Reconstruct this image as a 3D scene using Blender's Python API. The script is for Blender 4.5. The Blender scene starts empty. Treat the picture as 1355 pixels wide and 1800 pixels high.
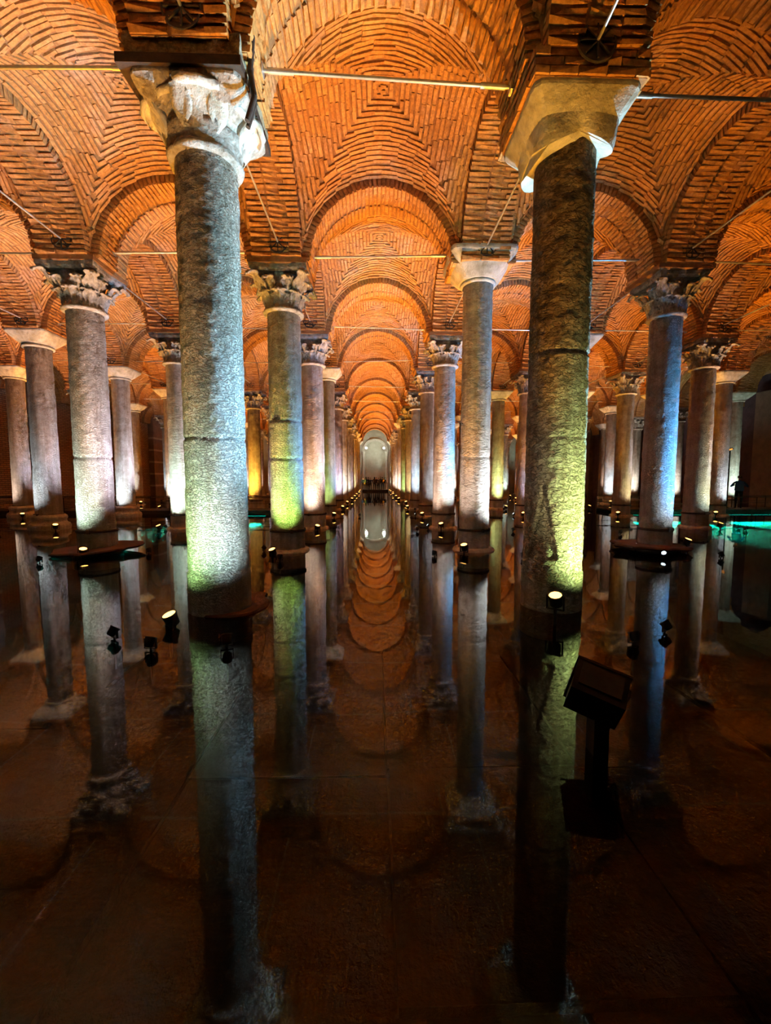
import bpy, bmesh, math, random
from mathutils import Vector, Matrix, noise, Euler
PI = math.pi
random.seed(11)
scene = bpy.context.scene
COL = scene.collection

# ------------------------------------------------------------------ camera, world, exposure
S = 4.9                      # spacing of the column grid (m)
CX = 0.04                    # the central aisle's middle, in bays, relative to the camera
EYE = 0.388 * S               # camera height above the water
F_PX = 740.0
cam_d = bpy.data.cameras.new('camera')
cam = bpy.data.objects.new('camera', cam_d)
COL.objects.link(cam)
cam_d.sensor_fit = 'HORIZONTAL'
cam_d.sensor_width = 36.0
cam_d.lens = 36.0 * F_PX / 1355.0
cam_d.clip_start = 0.05
cam_d.clip_end = 300
cam.location = (0, 0, EYE)
cam.rotation_euler = (math.radians(90) - math.atan(60 / F_PX), 0, -math.atan(20.5 / F_PX))
scene.camera = cam

world = bpy.data.worlds.new('world')
scene.world = world
world.use_nodes = True
world.node_tree.nodes['Background'].inputs[0].default_value = (0.05, 0.03, 0.025, 1)
world.node_tree.nodes['Background'].inputs[1].default_value = 0.05

vs = scene.view_settings
vs.view_transform = 'Standard'
vs.look = 'None'
vs.gamma = 1.0
vs.use_curve_mapping = False
vs.exposure = 0.28
scene.cycles.use_denoising = True
scene.cycles.use_light_tree = True
scene.cycles.sample_clamp_indirect = 4.0
scene.cycles.use_adaptive_sampling = True
scene.cycles.adaptive_threshold = 0.14
scene.cycles.adaptive_min_samples = 12
scene.cycles.max_bounces = 5
scene.cycles.diffuse_bounces = 3
scene.cycles.glossy_bounces = 3
scene.cycles.transparent_max_bounces = 8
scene.cycles.caustics_reflective = False
scene.cycles.caustics_refractive = False

AMBER = (1.0, 0.39, 0.015)
P_AMBER = 1750.0             # one amber vault flood
P_WASH = 400.0               # one column washer (scaled per lamp)

# vault geometry
Z_SP = 7.02                  # springing height
R_INT = 1.70                 # arch intrados radius
R_WEB = 1.88                 # vault web radius = half its side
A_HW = 0.57                  # half width of an arch
N_ROWS = 12
Y_BACK = 12.8 * S
def colx(c): return (CX + c) * S
def rowy(j): return (0.25 + j) * S
X_LEFT, X_RIGHT = colx(-4.5), colx(5.5)

# ------------------------------------------------------------------ helpers
class MB:
    def __init__(self): self.v = []; self.f = []; self.m = []; self.s = []
    def add(self, vs, fs, mi=0, smooth=False, mat=None):
        n = len(self.v)
        if mat is not None: vs = [tuple(mat @ Vector(p)) for p in vs]
        self.v += vs
        for f in fs:
            self.f.append(tuple(i + n for i in f)); self.m.append(mi); self.s.append(smooth)
    def box(self, cx, cy, cz, sx, sy, sz, mat=None, mi=0, taper=1.0):
        hx, hy, hz = sx / 2, sy / 2, sz / 2
        vs = []
        for z, k in ((-hz, 1.0), (hz, taper)):
            for x, y in ((-hx, -hy), (hx, -hy), (hx, hy), (-hx, hy)):
                vs.append((cx + x * k, cy + y * k, cz + z))
        self.add(vs, BOXF, mi, False, mat)
    def lathe(self, prof, n=32, mi=0, mat=None, cap=True, smooth=True, wob=None):
        vs = []; fs = []
        for k, (r, z) in enumerate(prof):
            for i in range(n):
                a = 2 * PI * i / n
                rr = r if wob is None else r * (1 + wob(a, z))
                vs.append((rr * math.cos(a), rr * math.sin(a), z))
        for k in range(len(prof) - 1):
            for i in range(n):
                j = (i + 1) % n
                fs.append((k * n + i, k * n + j, (k + 1) * n + j, (k + 1) * n + i))
        self.add(vs, fs, mi, smooth, mat)
        if cap:
            self.add([vs[i] for i in range(n)], [tuple(reversed(range(n)))], mi, False, mat)
            t = (len(prof) - 1) * n
            self.add([vs[t + i] for i in range(n)], [tuple(range(n))], mi, False, mat)
    def tube(self, a, b, r, n=10, mi=0, r2=None):
        a = Vector(a); b = Vector(b); d = b - a; L = d.length
        q = d.to_track_quat('Z', 'Y').to_matrix().to_4x4()
        self.lathe([(r, 0), (r if r2 is None else r2, L)], n, mi, Matrix.Translation(a) @ q)
    def mesh(self, name, mats):
        me = bpy.data.meshes.new(name)
        me.from_pydata(self.v, [], self.f)
        for m in (mats if isinstance(mats, (list, tuple)) else [mats]): me.materials.append(m)
        me.polygons.foreach_set('material_index', self.m)
        me.polygons.foreach_set('use_smooth', self.s)
        me.update()
        return me
BOXF = [(0, 3, 2, 1), (4, 5, 6, 7), (0, 1, 5, 4), (1, 2, 6, 5), (2, 3, 7, 6), (3, 0, 4, 7)]

def link(name, data, parent=None, loc=None, rot=None, mw=None, scale=None):
    o = bpy.data.objects.new(name, data)
    COL.objects.link(o)
    if parent is not None: o.parent = parent
    if mw is not None: o.matrix_local = mw
    if loc is not None: o.location = loc
    if rot is not None: o.rotation_euler = rot
    if scale is not None: o.scale = scale
    return o
def thing(name, label, cat, loc=(0, 0, 0), rz=0, group=None, rot=None):
    o = bpy.data.objects.new(name, None)
    o.empty_display_size = 0.2
    COL.objects.link(o)
    o.location = loc; o.rotation_euler = rot if rot else (0, 0, rz)
    tag(o, label, cat, group)
    return o
def tag(o, label, cat, group=None, kind='thing'):
    o['label'] = label; o['category'] = cat; o['kind'] = kind
    if group: o['group'] = group
    return o
def struct(o): o['kind'] = 'structure'; return o
def stuff(o): o['kind'] = 'stuff'; return o

# ------------------------------------------------------------------ materials
def new_mat(name):
    m = bpy.data.materials.new(name); m.use_nodes = True
    nt = m.node_tree; nt.nodes.clear()
    out = nt.nodes.new('ShaderNodeOutputMaterial')
    return m, nt, out
def N(nt, t, **kw):
    n = nt.nodes.new('ShaderNode' + t)
    for k, v in kw.items(): setattr(n, k, v)
    return n
def ramp(nt, pts, fac=None, interp='LINEAR'):
    r = N(nt, 'ValToRGB'); cr = r.color_ramp; cr.interpolation = interp
    while len(cr.elements) < len(pts): cr.elements.new(0.5)
    for e, (p, c) in zip(cr.elements, pts):
        e.position = p; e.color = (c[0], c[1], c[2], 1) if len(c) == 3 else c
    if fac is not None: nt.links.new(fac, r.inputs[0])
    return r
def tex_noise(nt, vec, scale, detail=4, rough=0.6, dist=0.0):
    n = N(nt, 'TexNoise'); n.inputs['Scale'].default_value = scale
    n.inputs['Detail'].default_value = detail; n.inputs['Roughness'].default_value = rough
    n.inputs['Distortion'].default_value = dist
    nt.links.new(vec, n.inputs['Vector'])
    return n
def mixc(nt, fac, a, b, mode='MIX'):
    m = N(nt, 'Mix', data_type='RGBA', blend_type=mode)
    for inp, val in ((m.inputs[0], fac), (m.inputs[6], a), (m.inputs[7], b)):
        if hasattr(val, 'is_linked') or hasattr(val, 'links'): nt.links.new(val, inp)
        elif isinstance(val, (int, float)): inp.default_value = val
        else: inp.default_value = (val[0], val[1], val[2], 1)
    return m.outputs[2]
def math_n(nt, op, a, b=0.0, clamp=False):
    m = N(nt, 'Math', operation=op, use_clamp=clamp)
    for inp, val in ((m.inputs[0], a), (m.inputs[1], b)):
        if isinstance(val, (int, float)): inp.default_value = val
        else: nt.links.new(val, inp)
    return m.outputs[0]
def bump(nt, h, strength, dist, prev=None):
    b = N(nt, 'Bump'); b.inputs['Strength'].default_value = strength; b.inputs['Distance'].default_value = dist
    nt.links.new(h, b.inputs['Height'])
    if prev is not None: nt.links.new(prev, b.inputs['Normal'])
    return b.outputs[0]
def principled(nt, out, col, rough=0.85, normal=None, metal=0.0, spec=0.3):
    p = N(nt, 'BsdfPrincipled')
    if isinstance(col, (tuple, list)): p.inputs['Base Color'].default_value = (col[0], col[1], col[2], 1)
    else: nt.links.new(col, p.inputs['Base Color'])
    if isinstance(rough, (int, float)): p.inputs['Roughness'].default_value = rough
    else: nt.links.new(rough, p.inputs['Roughness'])
    p.inputs['Metallic'].default_value = metal
    p.inputs['Specular IOR Level'].default_value = spec
    if normal is not None: nt.links.new(normal, p.inputs['Normal'])
    nt.links.new(p.outputs[0], out.inputs[0])
    return p

def mat_brick(name, c1, c2, c3):
    m, nt, out = new_mat(name)
    g = N(nt, 'NewGeometry'); oi = N(nt, 'ObjectInfo')
    pos = g.outputs['Position']
    rnd = math_n(nt, 'FRACT', math_n(nt, 'ADD', g.outputs['Random Per Island'], math_n(nt, 'MULTIPLY', oi.outputs['Random'], 7.31)))
    base = ramp(nt, [(0.0, c1), (0.55, c2), (1.0, c3)], rnd).outputs[0]
    big = tex_noise(nt, pos, 0.9, 4, 0.6)
    pale = ramp(nt, [(0.52, (0, 0, 0)), (0.72, (1, 1, 1))], big.outputs[0])
    col = mixc(nt, math_n(nt, 'MULTIPLY', pale.outputs[0], 0.40), base, (0.62, 0.43, 0.35))
    n2 = tex_noise(nt, pos, 14, 5, 0.7)
    dk = ramp(nt, [(0.3, (0.55, 0.5, 0.48)), (0.6, (1.05, 1.05, 1.05))], n2.outputs[0])
    col = mixc(nt, 1.0, col, dk.outputs[0], 'MULTIPLY')
    n3 = tex_noise(nt, pos, 34, 5, 0.7)
    nr = bump(nt, n3.outputs[0], 0.7, 0.02)
    principled(nt, out, col, 0.92, nr, spec=0.15)
    return m
M_BRICK = mat_brick('brick', (0.47, 0.215, 0.06), (0.54, 0.26, 0.075), (0.60, 0.30, 0.10))

def mat_plain_noise(name, ca, cb, scale=6, rough=0.9, bs=0.5, bd=0.02, bscale=25, spec=0.2, metal=0.0, dist=0.0):
    m, nt, out = new_mat(name)
    pos = N(nt, 'NewGeometry').outputs['Position']
    n1 = tex_noise(nt, pos, scale, 5, 0.65, dist)
    col = ramp(nt, [(0.3, ca), (0.7, cb)], n1.outputs[0]).outputs[0]
    n2 = tex_noise(nt, pos, bscale, 5, 0.7)
    principled(nt, out, col, rough, bump(nt, n2.outputs[0], bs, bd), metal, spec)
    return m
M_MORTAR = mat_plain_noise('mortar', (0.25, 0.11, 0.04), (0.40, 0.19, 0.07), 5, bs=0.9, bd=0.03, bscale=18)
M_CAPPALE = mat_plain_noise('pale_capital_marble', (0.30, 0.26, 0.18), (0.60, 0.56, 0.48), 4, 0.75, 0.9, 0.04, 9, spec=0.3)
M_CAPOLD = mat_plain_noise('weathered_capital_stone', (0.20, 0.15, 0.10), (0.52, 0.46, 0.38), 9, 0.85, 1.0, 0.05, 18)
M_RUBBLE = mat_plain_noise('crumbling_mortar', (0.16, 0.11, 0.06), (0.52, 0.45, 0.30), 11, 0.95, 1.0, 0.06, 14)
M_TIMBER = mat_plain_noise('dark_timber', (0.025, 0.014, 0.01), (0.07, 0.04, 0.025), 8, 0.8)
M_IRON = mat_plain_noise('dark_iron', (0.035, 0.028, 0.025), (0.085, 0.065, 0.05), 14, 0.6, 0.3, 0.01, 40, metal=0.4)
M_STEEL = mat_plain_noise('galvanised_steel', (0.45, 0.42, 0.38), (0.68, 0.64, 0.58), 9, 0.38, 0.1, 0.004, 60, metal=0.75)
M_LAMP = mat_plain_noise('lamp_housing', (0.025, 0.022, 0.02), (0.05, 0.045, 0.04), 9, 0.5, 0.1, 0.004, 60)
M_BLACK = mat_plain_noise('black_painted_metal', (0.012, 0.010, 0.010), (0.024, 0.018, 0.017), 9, 0.55, 0.1, 0.004, 60)
M_DECK = mat_plain_noise('dark_deck', (0.03, 0.028, 0.028), (0.06, 0.055, 0.05), 5, 0.7)
M_SLAB = mat_plain_noise('wet_stone_slab', (0.006, 0.0015, 0.0006), (0.018, 0.0045, 0.002), 2.2, 0.8, 0.9, 0.05, 5)
M_BED = mat_plain_noise('cistern_bed', (0.004, 0.0015, 0.001), (0.012, 0.004, 0.002), 1.7, 0.9, 0.9, 0.05, 4)
M_FOOT = mat_plain_noise('red_brown_stone', (0.07, 0.035, 0.024), (0.15, 0.08, 0.058), 3, 0.8, 0.8, 0.04, 8)
M_PLASTER = mat_plain_noise('end_wall_plaster', (0.36, 0.32, 0.23), (0.50, 0.46, 0.36), 1.2, 0.9, 0.4, 0.03, 6)
M_BAND = mat_plain_noise('pale_stone_band', (0.42, 0.36, 0.27), (0.60, 0.53, 0.43), 3, 0.9, 0.5, 0.03, 9)
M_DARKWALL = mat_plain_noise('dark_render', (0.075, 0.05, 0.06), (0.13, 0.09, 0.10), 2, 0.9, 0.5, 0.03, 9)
M_PILASTER = mat_plain_noise('pilaster_render', (0.19, 0.13, 0.10), (0.30, 0.21, 0.16), 2, 0.9, 0.5, 0.03, 9)

def mat_column(name, low_a, low_b, up_a, up_b, bumpd=0.042, bs=1.0, scale=24):
    m, nt, out = new_mat(name)
    g = N(nt, 'NewGeometry'); pos = g.outputs['Position']
    sep = N(nt, 'SeparateXYZ'); nt.links.new(pos, sep.inputs[0])
    z = sep.outputs[2]
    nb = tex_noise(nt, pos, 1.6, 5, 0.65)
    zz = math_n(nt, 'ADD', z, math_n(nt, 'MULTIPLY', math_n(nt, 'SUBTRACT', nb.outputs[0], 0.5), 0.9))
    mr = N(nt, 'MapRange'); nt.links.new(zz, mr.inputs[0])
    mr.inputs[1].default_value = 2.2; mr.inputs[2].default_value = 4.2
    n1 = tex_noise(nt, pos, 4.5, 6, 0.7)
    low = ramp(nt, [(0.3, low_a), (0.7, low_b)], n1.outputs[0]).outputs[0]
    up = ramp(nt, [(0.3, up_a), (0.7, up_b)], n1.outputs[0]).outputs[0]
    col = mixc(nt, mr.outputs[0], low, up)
    # streaks running down the shaft
    mp = N(nt, 'Mapping'); nt.links.new(pos, mp.inputs[0]); mp.inputs['Scale'].default_value = (7, 7, 0.45)
    st = tex_noise(nt, mp.outputs[0], 1.0, 4, 0.6)
    stc = ramp(nt, [(0.35, (0.72, 0.66, 0.58)), (0.6, (1.06, 1.06, 1.06))], st.outputs[0]).outputs[0]
    col = mixc(nt, 0.8, col, stc, 'MULTIPLY')
    # green patches low on the shaft, fading out upwards
    green_n = tex_noise(nt, pos, 2.3, 3, 0.5)
    am = math_n(nt, 'MULTIPLY', ramp(nt, [(0.52, (0, 0, 0)), (0.68, (1, 1, 1))], green_n.outputs[0]).outputs[0],
                ramp(nt, [(0.0, (1, 1, 1)), (0.5, (0, 0, 0))], math_n(nt, 'MULTIPLY', z, 0.2)).outputs[0])
    col = mixc(nt, math_n(nt, 'MULTIPLY', am, 0.35), col, (0.34, 0.42, 0.16))
    vo = N(nt, 'TexNoise'); vo.inputs['Scale'].default_value = scale; vo.inputs['Detail'].default_value = 4
    vo.inputs['Roughness'].default_value = 0.55; vo.inputs['Distortion'].default_value = 0.6
    mpv = N(nt, 'Mapping'); nt.links.new(pos, mpv.inputs[0]); mpv.inputs['Scale'].default_value = (1, 1, 1.7)
    nt.links.new(mpv.outputs[0], vo.inputs['Vector'])
    hb = ramp(nt, [(0.40, (0, 0, 0)), (0.56, (1, 1, 1))], vo.outputs[0])
    nrm = bump(nt, hb.outputs[0], bs, bumpd)
    fine = tex_noise(nt, pos, 45, 4, 0.6)
    nrm = bump(nt, fine.outputs[0], 0.4, 0.012, nrm)
    principled(nt, out, col, 0.9, nrm, spec=0.2)
    return m
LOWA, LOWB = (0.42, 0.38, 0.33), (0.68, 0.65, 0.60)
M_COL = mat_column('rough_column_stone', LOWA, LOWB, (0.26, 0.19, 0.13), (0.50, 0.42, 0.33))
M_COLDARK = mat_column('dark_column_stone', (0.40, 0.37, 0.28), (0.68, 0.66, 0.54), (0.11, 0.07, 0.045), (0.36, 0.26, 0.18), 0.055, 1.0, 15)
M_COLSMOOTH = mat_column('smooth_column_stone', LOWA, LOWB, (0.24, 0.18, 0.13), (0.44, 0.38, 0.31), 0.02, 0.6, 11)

def mat_emit(name, col, strength):
    m, nt, out = new_mat(name)
    e = N(nt, 'Emission'); e.inputs[0].default_value = (col[0], col[1], col[2], 1); e.inputs[1].default_value = strength
    nt.links.new(e.outputs[0], out.inputs[0])
    return m
M_LENS_AMBER = mat_emit('amber_lens', (1.0, 0.45, 0.10), 5.5)
M_LENS_COOL = mat_emit('cool_lens', (0.70, 0.90, 1.0), 3)
M_TEAL = mat_emit('teal_strip_lens', (0.0, 0.75, 0.62), 3.0)

def mat_water():
    m, nt, out = new_mat('still_water')
    pos = N(nt, 'NewGeometry').outputs['Position']
    mp = N(nt, 'Mapping'); nt.links.new(pos, mp.inputs[0]); mp.inputs['Scale'].default_value = (1.0, 0.55, 1)
    n1 = tex_noise(nt, mp.outputs[0], 2.2, 2, 0.5)
    nr = bump(nt, n1.outputs[0], 0.05, 0.02)
    fr = N(nt, 'Fresnel'); fr.inputs[0].default_value = 1.36
    nt.links.new(nr, fr.inputs['Normal'])
    tr = N(nt, 'BsdfTransparent'); tr.inputs[0].default_value = (0.55, 0.36, 0.28, 1)
    gl = N(nt, 'BsdfGlossy'); gl.inputs['Roughness'].default_value = 0.03
    gl.inputs[0].default_value = (1, 1, 1, 1)
    nt.links.new(nr, gl.inputs['Normal'])
    mx = N(nt, 'MixShader')
    nt.links.new(fr.outputs[0], mx.inputs[0]); nt.links.new(tr.outputs[0], mx.inputs[1]); nt.links.new(gl.outputs[0], mx.inputs[2])
    nt.links.new(mx.outputs[0], out.inputs[0])
    return m
M_WATER = mat_water()

def mat_brickwall():
    m, nt, out = new_mat('side_wall_brickwork')
    tc = N(nt, 'NewGeometry').outputs['Position']
    sep = N(nt, 'SeparateXYZ'); nt.links.new(tc, sep.inputs[0])
    cb = N(nt, 'CombineXYZ')
    nt.links.new(math_n(nt, 'ADD', sep.outputs[0], sep.outputs[1]), cb.inputs[0]); nt.links.new(sep.outputs[2], cb.inputs[1])
    b = N(nt, 'TexBrick'); nt.links.new(cb.outputs[0], b.inputs['Vector'])
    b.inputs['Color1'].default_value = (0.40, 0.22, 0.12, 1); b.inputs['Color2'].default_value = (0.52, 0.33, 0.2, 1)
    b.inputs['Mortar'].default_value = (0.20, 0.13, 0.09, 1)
    b.inputs['Scale'].default_value = 1.0; b.inputs['Brick Width'].default_value = 0.42; b.inputs['Row Height'].default_value = 0.12
    b.inputs['Mortar Size'].default_value = 0.025; b.inputs['Mortar Smooth'].default_value = 0.3
    inv = math_n(nt, 'SUBTRACT', 1.0, b.outputs['Fac'])
    nz = tex_noise(nt, tc, 12, 4, 0.6)
    nr = bump(nt, inv, 1.0, 0.05); nr = bump(nt, nz.outputs[0], 0.5, 0.03, nr)
    principled(nt, out, b.outputs['Color'], 0.92, nr, spec=0.15)
    return m
M_WALLBRICK = mat_brickwall()

# ------------------------------------------------------------------ brick meshes
BRICK_L = 0.36
def unit_brick(jit):
    rng = random.Random(jit)
    mb = MB()
    vs = []
    for z in (-0.5, 0.5):
        for x, y in ((-.5, -.5), (.5, -.5), (.5, .5), (-.5, .5)):
            vs.append((x + rng.uniform(-.02, .02), y + rng.uniform(-.09, .09), z + (rng.uniform(-.12, .12) if z > 0 else 0)))
    mb.add(vs, BOXF)
    return mb.mesh('brick', M_BRICK)
BRICK_MESHES = [unit_brick(k) for k in range(6)]

def zweb(u, v):
    zu = math.sqrt(max(0.0, R_WEB ** 2 - u * u)); zv = math.sqrt(max(0.0, R_WEB ** 2 - v * v))
    k = 0.10
    h = max(k - abs(zu - zv), 0.0) / k
    return max(zu, zv) + h * h * k * 0.25 + 0.32 * (1 - (u / R_WEB) ** 2) * (1 - (v / R_WEB) ** 2)
def web_normal(u, v):
    e = 0.02
    u0 = max(-R_WEB + e, min(R_WEB - e, u)); v0 = max(-R_WEB + e, min(R_WEB - e, v))
    du = (zweb(u0 + e, v0) - zweb(u0 - e, v0)) / (2 * e); dv = (zweb(u0, v0 + e) - zweb(u0, v0 - e)) / (2 * e)
    return Vector((du, dv, -1)).normalized()        # towards the room

def web_core():
    mb = MB(); n = 44
    ts = [R_WEB * math.sin(PI / 2 * (-1 + 2 * i / n)) for i in range(n + 1)]
    vs = [(u, v, zweb(u, v) + 0.0) for v in ts for u in ts]
    fs = [(j * (n + 1) + i, j * (n + 1) + i + 1, (j + 1) * (n + 1) + i + 1, (j + 1) * (n + 1) + i) for j in range(n) for i in range(n)]
    mb.add(vs, fs, 0, True)
    return mb.mesh('vault_web', M_MORTAR)

def web_bricks():
    """matrices of the bricks of one vault web, laid in nested squares"""
    rng = random.Random(5)
    out = []
    pitch = R_WEB / 18.0
    for k in range(18):
        c = (k + 0.5) * pitch
        amax = math.asin(min(1, c / R_WEB))
        for side in range(4):
            L = 2 * amax * R_WEB
            n = max(1, round(L / (BRICK_L + 0.015)))
            off = (0.5 if k % 2 else 0.0)
            edges = [0.0] + [(i + off) / n for i in range(0 if off else 1, n)] + [1.0]
            for a, b in zip(edges[:-1], edges[1:]):
                if b - a < 0.25 / n: continue
                th = -amax + 2 * amax * (a + b) / 2
                t = R_WEB * math.sin(th)
                cj = c + rng.uniform(-0.008, 0.008)
                if side == 0: u, v, tan = t, cj, Vector((1, 0, 0))
                elif side == 1: u, v, tan = t, -cj, Vector((1, 0, 0))
                elif side == 2: u, v, tan = cj, t, Vector((0, 1, 0))
                else: u, v, tan = -cj, t, Vector((0, 1, 0))
                nrm = web_normal(u, v)
                tan = (tan - nrm * tan.dot(nrm)).normalized()
                bt = nrm.cross(tan)
                proud = rng.uniform(-0.004, 0.014)
                p = Vector((u, v, zweb(u, v))) + nrm * proud
                ln = (b - a) * L - 0.005
                m = Matrix((tan, bt, nrm)).transposed().to_4x4()
                m.translation = p
                m = m @ Matrix.Rotation(rng.uniform(-0.010, 0.010), 4, 'Z') @ Matrix.Diagonal((ln, rng.uniform(0.056, 0.074), 0.05, 1))
                out.append(m)
    return out

def arch_core():
    mb = MB(); n = 40; ri = R_INT + 0.016; ro = R_WEB + 0.10; hw = A_HW - 0.014
    vs = []; fs = []
    for i in range(n + 1):
        a = PI * i / n
        ca, sa = math.cos(a), math.sin(a)
        for r, y in ((ri, -hw), (ri, hw), (ro, hw), (ro, -hw)): vs.append((r * ca, y, r * sa))
    for i in range(n):
        for q in range(4):
            w = (q + 1) % 4
            fs.append((i * 4 + q, i * 4 + w, (i + 1) * 4 + w, (i + 1) * 4 + q))
    mb.add(vs, fs, 0, False)
    return mb.mesh('arch_ring', M_MORTAR)
def arch_bricks(seed=3):
    """matrices of one arch's bricks; local X spans the arch, Y its width"""
    rng = random.Random(seed); out = []
    n = 54
    for k in range(n):
        a = PI * (k + 0.5) / n + rng.uniform(-0.004, 0.004)
        s = rng.choice((0.38, 0.26)) if rng.random() < 0.2 else (0.38 if k % 2 else 0.26)
        ys = [(-A_HW, -A_HW + s), (-A_HW + s + 0.012, 0.095), (0.13, A_HW)]
        for y0, y1 in ys:
            r = R_INT + 0.10 + rng.uniform(-0.012, 0.008)
            rad = Vector((math.cos(a), 0, math.sin(a)))
            m = Matrix((Vector((0, 1, 0)), Vector((-math.sin(a), 0, math.cos(a))), -rad)).transposed().to_4x4()
            m.translation = rad * r + Vector((0, (y0 + y1) / 2 + rng.uniform(-0.008, 0.008), 0))
            m = m @ Matrix.Diagonal((y1 - y0, rng.uniform(0.052, 0.072), 0.20, 1))
            out.append(m)
    return out
def bricks_mesh(mats, name='brickwork'):
    mb = MB()
    tmpl = [[tuple(v.co) for v in me.vertices] for me in BRICK_MESHES]
    for i, m in enumerate(mats):
        mb.add([tuple(m @ Vector(p)) for p in tmpl[i % 6]], BOXF)
    return mb.mesh(name, M_BRICK)

WEB_CORE = web_core(); ARCH_CORE = arch_core()
WEB_B = web_bricks(); ARCH_B = arch_bricks(); ARCH_B2 = arch_bricks(8)
WEB_BM = bricks_mesh(WEB_B); ARCH_BM = bricks_mesh(ARCH_B); ARCH_BM2 = bricks_mesh(ARCH_B2)

# ------------------------------------------------------------------ setting: bed, slabs, water, walls
mb = MB(); mb.box(colx(0.5), 5.8 * S, -0.50, 12 * S, 16 * S, 0.2)
floor = struct(link('floor', mb.mesh('floor', M_BED)))
rng = random.Random(2)
slab_meshes = []
for q in range(4):
    mb = MB(); r2 = random.Random(q)
    mb.box(0, 0, -0.02, 1, 1, 0.06)
    mb.v = [(x + r2.uniform(-.008, .008), y + r2.uniform(-.008, .008), z + (r2.uniform(-.012, .012) if z > -0.02 else 0)) for x, y, z in mb.v]
    slab_meshes.append(mb.mesh('slab', M_SLAB))
xx = -6.05
while xx < 7.5:
    dx = rng.uniform(1.35, 1.75) if xx > 0.5 or xx < -3 else 1.5
    yy = 0.6 + rng.uniform(0, 1.2)
    while yy < 4.2:
        dy = rng.uniform(1.0, 2.4)
        link('slab', slab_meshes[rng.randrange(4)], floor, (xx + dx / 2, yy + dy / 2, -0.37 + rng.uniform(-.02, .02)), (rng.uniform(-.004, .004), rng.uniform(-.004, .004), 0), None, (dx - 0.02, dy - 0.02, 1))
        yy += dy
    xx += dx
mb = MB()
mb.add([(X_LEFT, -2 * S, 0), (X_RIGHT, -2 * S, 0), (X_RIGHT, Y_BACK, 0), (X_LEFT, Y_BACK, 0)], [(0, 1, 2, 3)])
water = struct(link('water', mb.mesh('water', M_WATER)))

def wall(name, x0, x1, y0, y1, mat):
    mb = MB(); mb.box((x0 + x1) / 2, (y0 + y1) / 2, 4.8, x1 - x0, y1 - y0, 10.4)
    return struct(link(name, mb.mesh(name, mat)))
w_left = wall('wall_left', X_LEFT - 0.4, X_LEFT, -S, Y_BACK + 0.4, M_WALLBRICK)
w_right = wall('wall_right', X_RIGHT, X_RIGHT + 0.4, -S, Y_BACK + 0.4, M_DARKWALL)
w_back = wall('wall_back', X_LEFT, X_RIGHT, Y_BACK, Y_BACK + 0.4, M_PLASTER)
# pilasters with pale stone courses on the two side walls
mb = MB(); mb.box(0, 0, 0, 1, 1, 1); unit_pil = mb.mesh('pilaster', M_PILASTER)
mb = MB(); mb.box(0, 0, 0, 1, 1, 1); unit_band = mb.mesh('stone_course', M_BAND)
for wl, xs, sg in ((w_left, X_LEFT, 1), (w_right, X_RIGHT, -1)):
    for j in range(3, N_ROWS + 1):
        p = link('pilaster', unit_pil, wl, (xs + sg * 0.25, rowy(j) + S * 0.5, 3.6), None, None, (0.5, 2.0, 8.4))
        for zb in ((1.15, 2.3, 3.45, 4.6, 5.75) if sg > 0 else ()):
            link('stone_course', unit_band, wl, (xs + sg * 0.28, rowy(j) + S * 0.5, zb), None, None, (0.5, 2.06, 0.17))
# two tall pale half columns that flank the end of the aisle, with their arch
for sx in (-1, 1):
    mb = MB(); mb.lathe([(0.28, -0.4), (0.28, 0.3), (0.22, 0.35), (0.20, 5.3), (0.27, 5.6), (0.27, 5.75)], 20)
    link('half_column', mb.mesh('half_column', M_BAND), w_back, (colx(0) + sx * 1.72, Y_BACK - 0.05, 0))
mb = MB()
mb.add(*[[(rr * math.cos(PI * i / 24), yy_, rr * math.sin(PI * i / 24)) for i in range(25) for rr, yy_ in ((1.55, -0.25), (1.9, -0.25), (1.9, 0.05), (1.55, 0.05))],
        [(i * 4 + q, i * 4 + (q + 1) % 4, (i + 1) * 4 + (q + 1) % 4, (i + 1) * 4 + q) for i in range(24) for q in range(4)]])
link('wall_arch', mb.mesh('wall_arch', M_BAND), w_back, (colx(0), Y_BACK, 5.75))

# ------------------------------------------------------------------ ceiling: one vault bay each, with its two arches
def in_view(k, m):  # bay k (lateral), between rows m and m+1
    return max(0, abs(k) - 0.6) < 1.05 * (m + 1.2) + 0.5
def place_bricks(parent, mats, limit=300, key=None):
    idx = list(range(len(mats)))
    if key is not None: idx.sort(key=lambda i: key(mats[i]))
    for i in idx[:limit]:
        link('brick', BRICK_MESHES[i % 6], parent, mw=mats[i])
    rest = idx[limit:]
    if rest:
        stuff(link('brickwork', bricks_mesh([mats[i] for i in rest]), parent))
def add_arch(parent, loc, rz, fine, alt=False):
    a = link('arch', ARCH_CORE, parent, loc, (0, 0, rz))
    if fine: place_bricks(a, ARCH_B2 if alt else ARCH_B)
    else: stuff(link('brickwork', ARCH_BM2 if alt else ARCH_BM, a))
for m in range(0, N_ROWS + 1):
    for k in range(-4, 6):
        if not in_view(k, m): continue
        bay = struct(bpy.data.objects.new('ceiling', None)); COL.objects.link(bay)
        bay.location = (colx(k), rowy(m) + S / 2, Z_SP)
        w = link('vault', WEB_CORE, bay, (0, 0, 0))
        if m == 1 and abs(k) <= 1:
            tgt = Vector((0, 0, 0)) - Vector(bay.location)
            place_bricks(w, WEB_B, 300, lambda M_: (M_.translation - Vector((tgt.x * 0, 0.6, 0))).length)
        else:
            stuff(link('brickwork', WEB_BM, w))
        add_arch(bay, (0, -S / 2, 0), 0, m in (1, 2) and abs(k) <= 1, (k + m) % 2 == 0)
        add_arch(bay, (-S / 2, 0, 0), PI / 2, m == 1 and k in (0, 1), (k + m) % 2 == 1)

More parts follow.
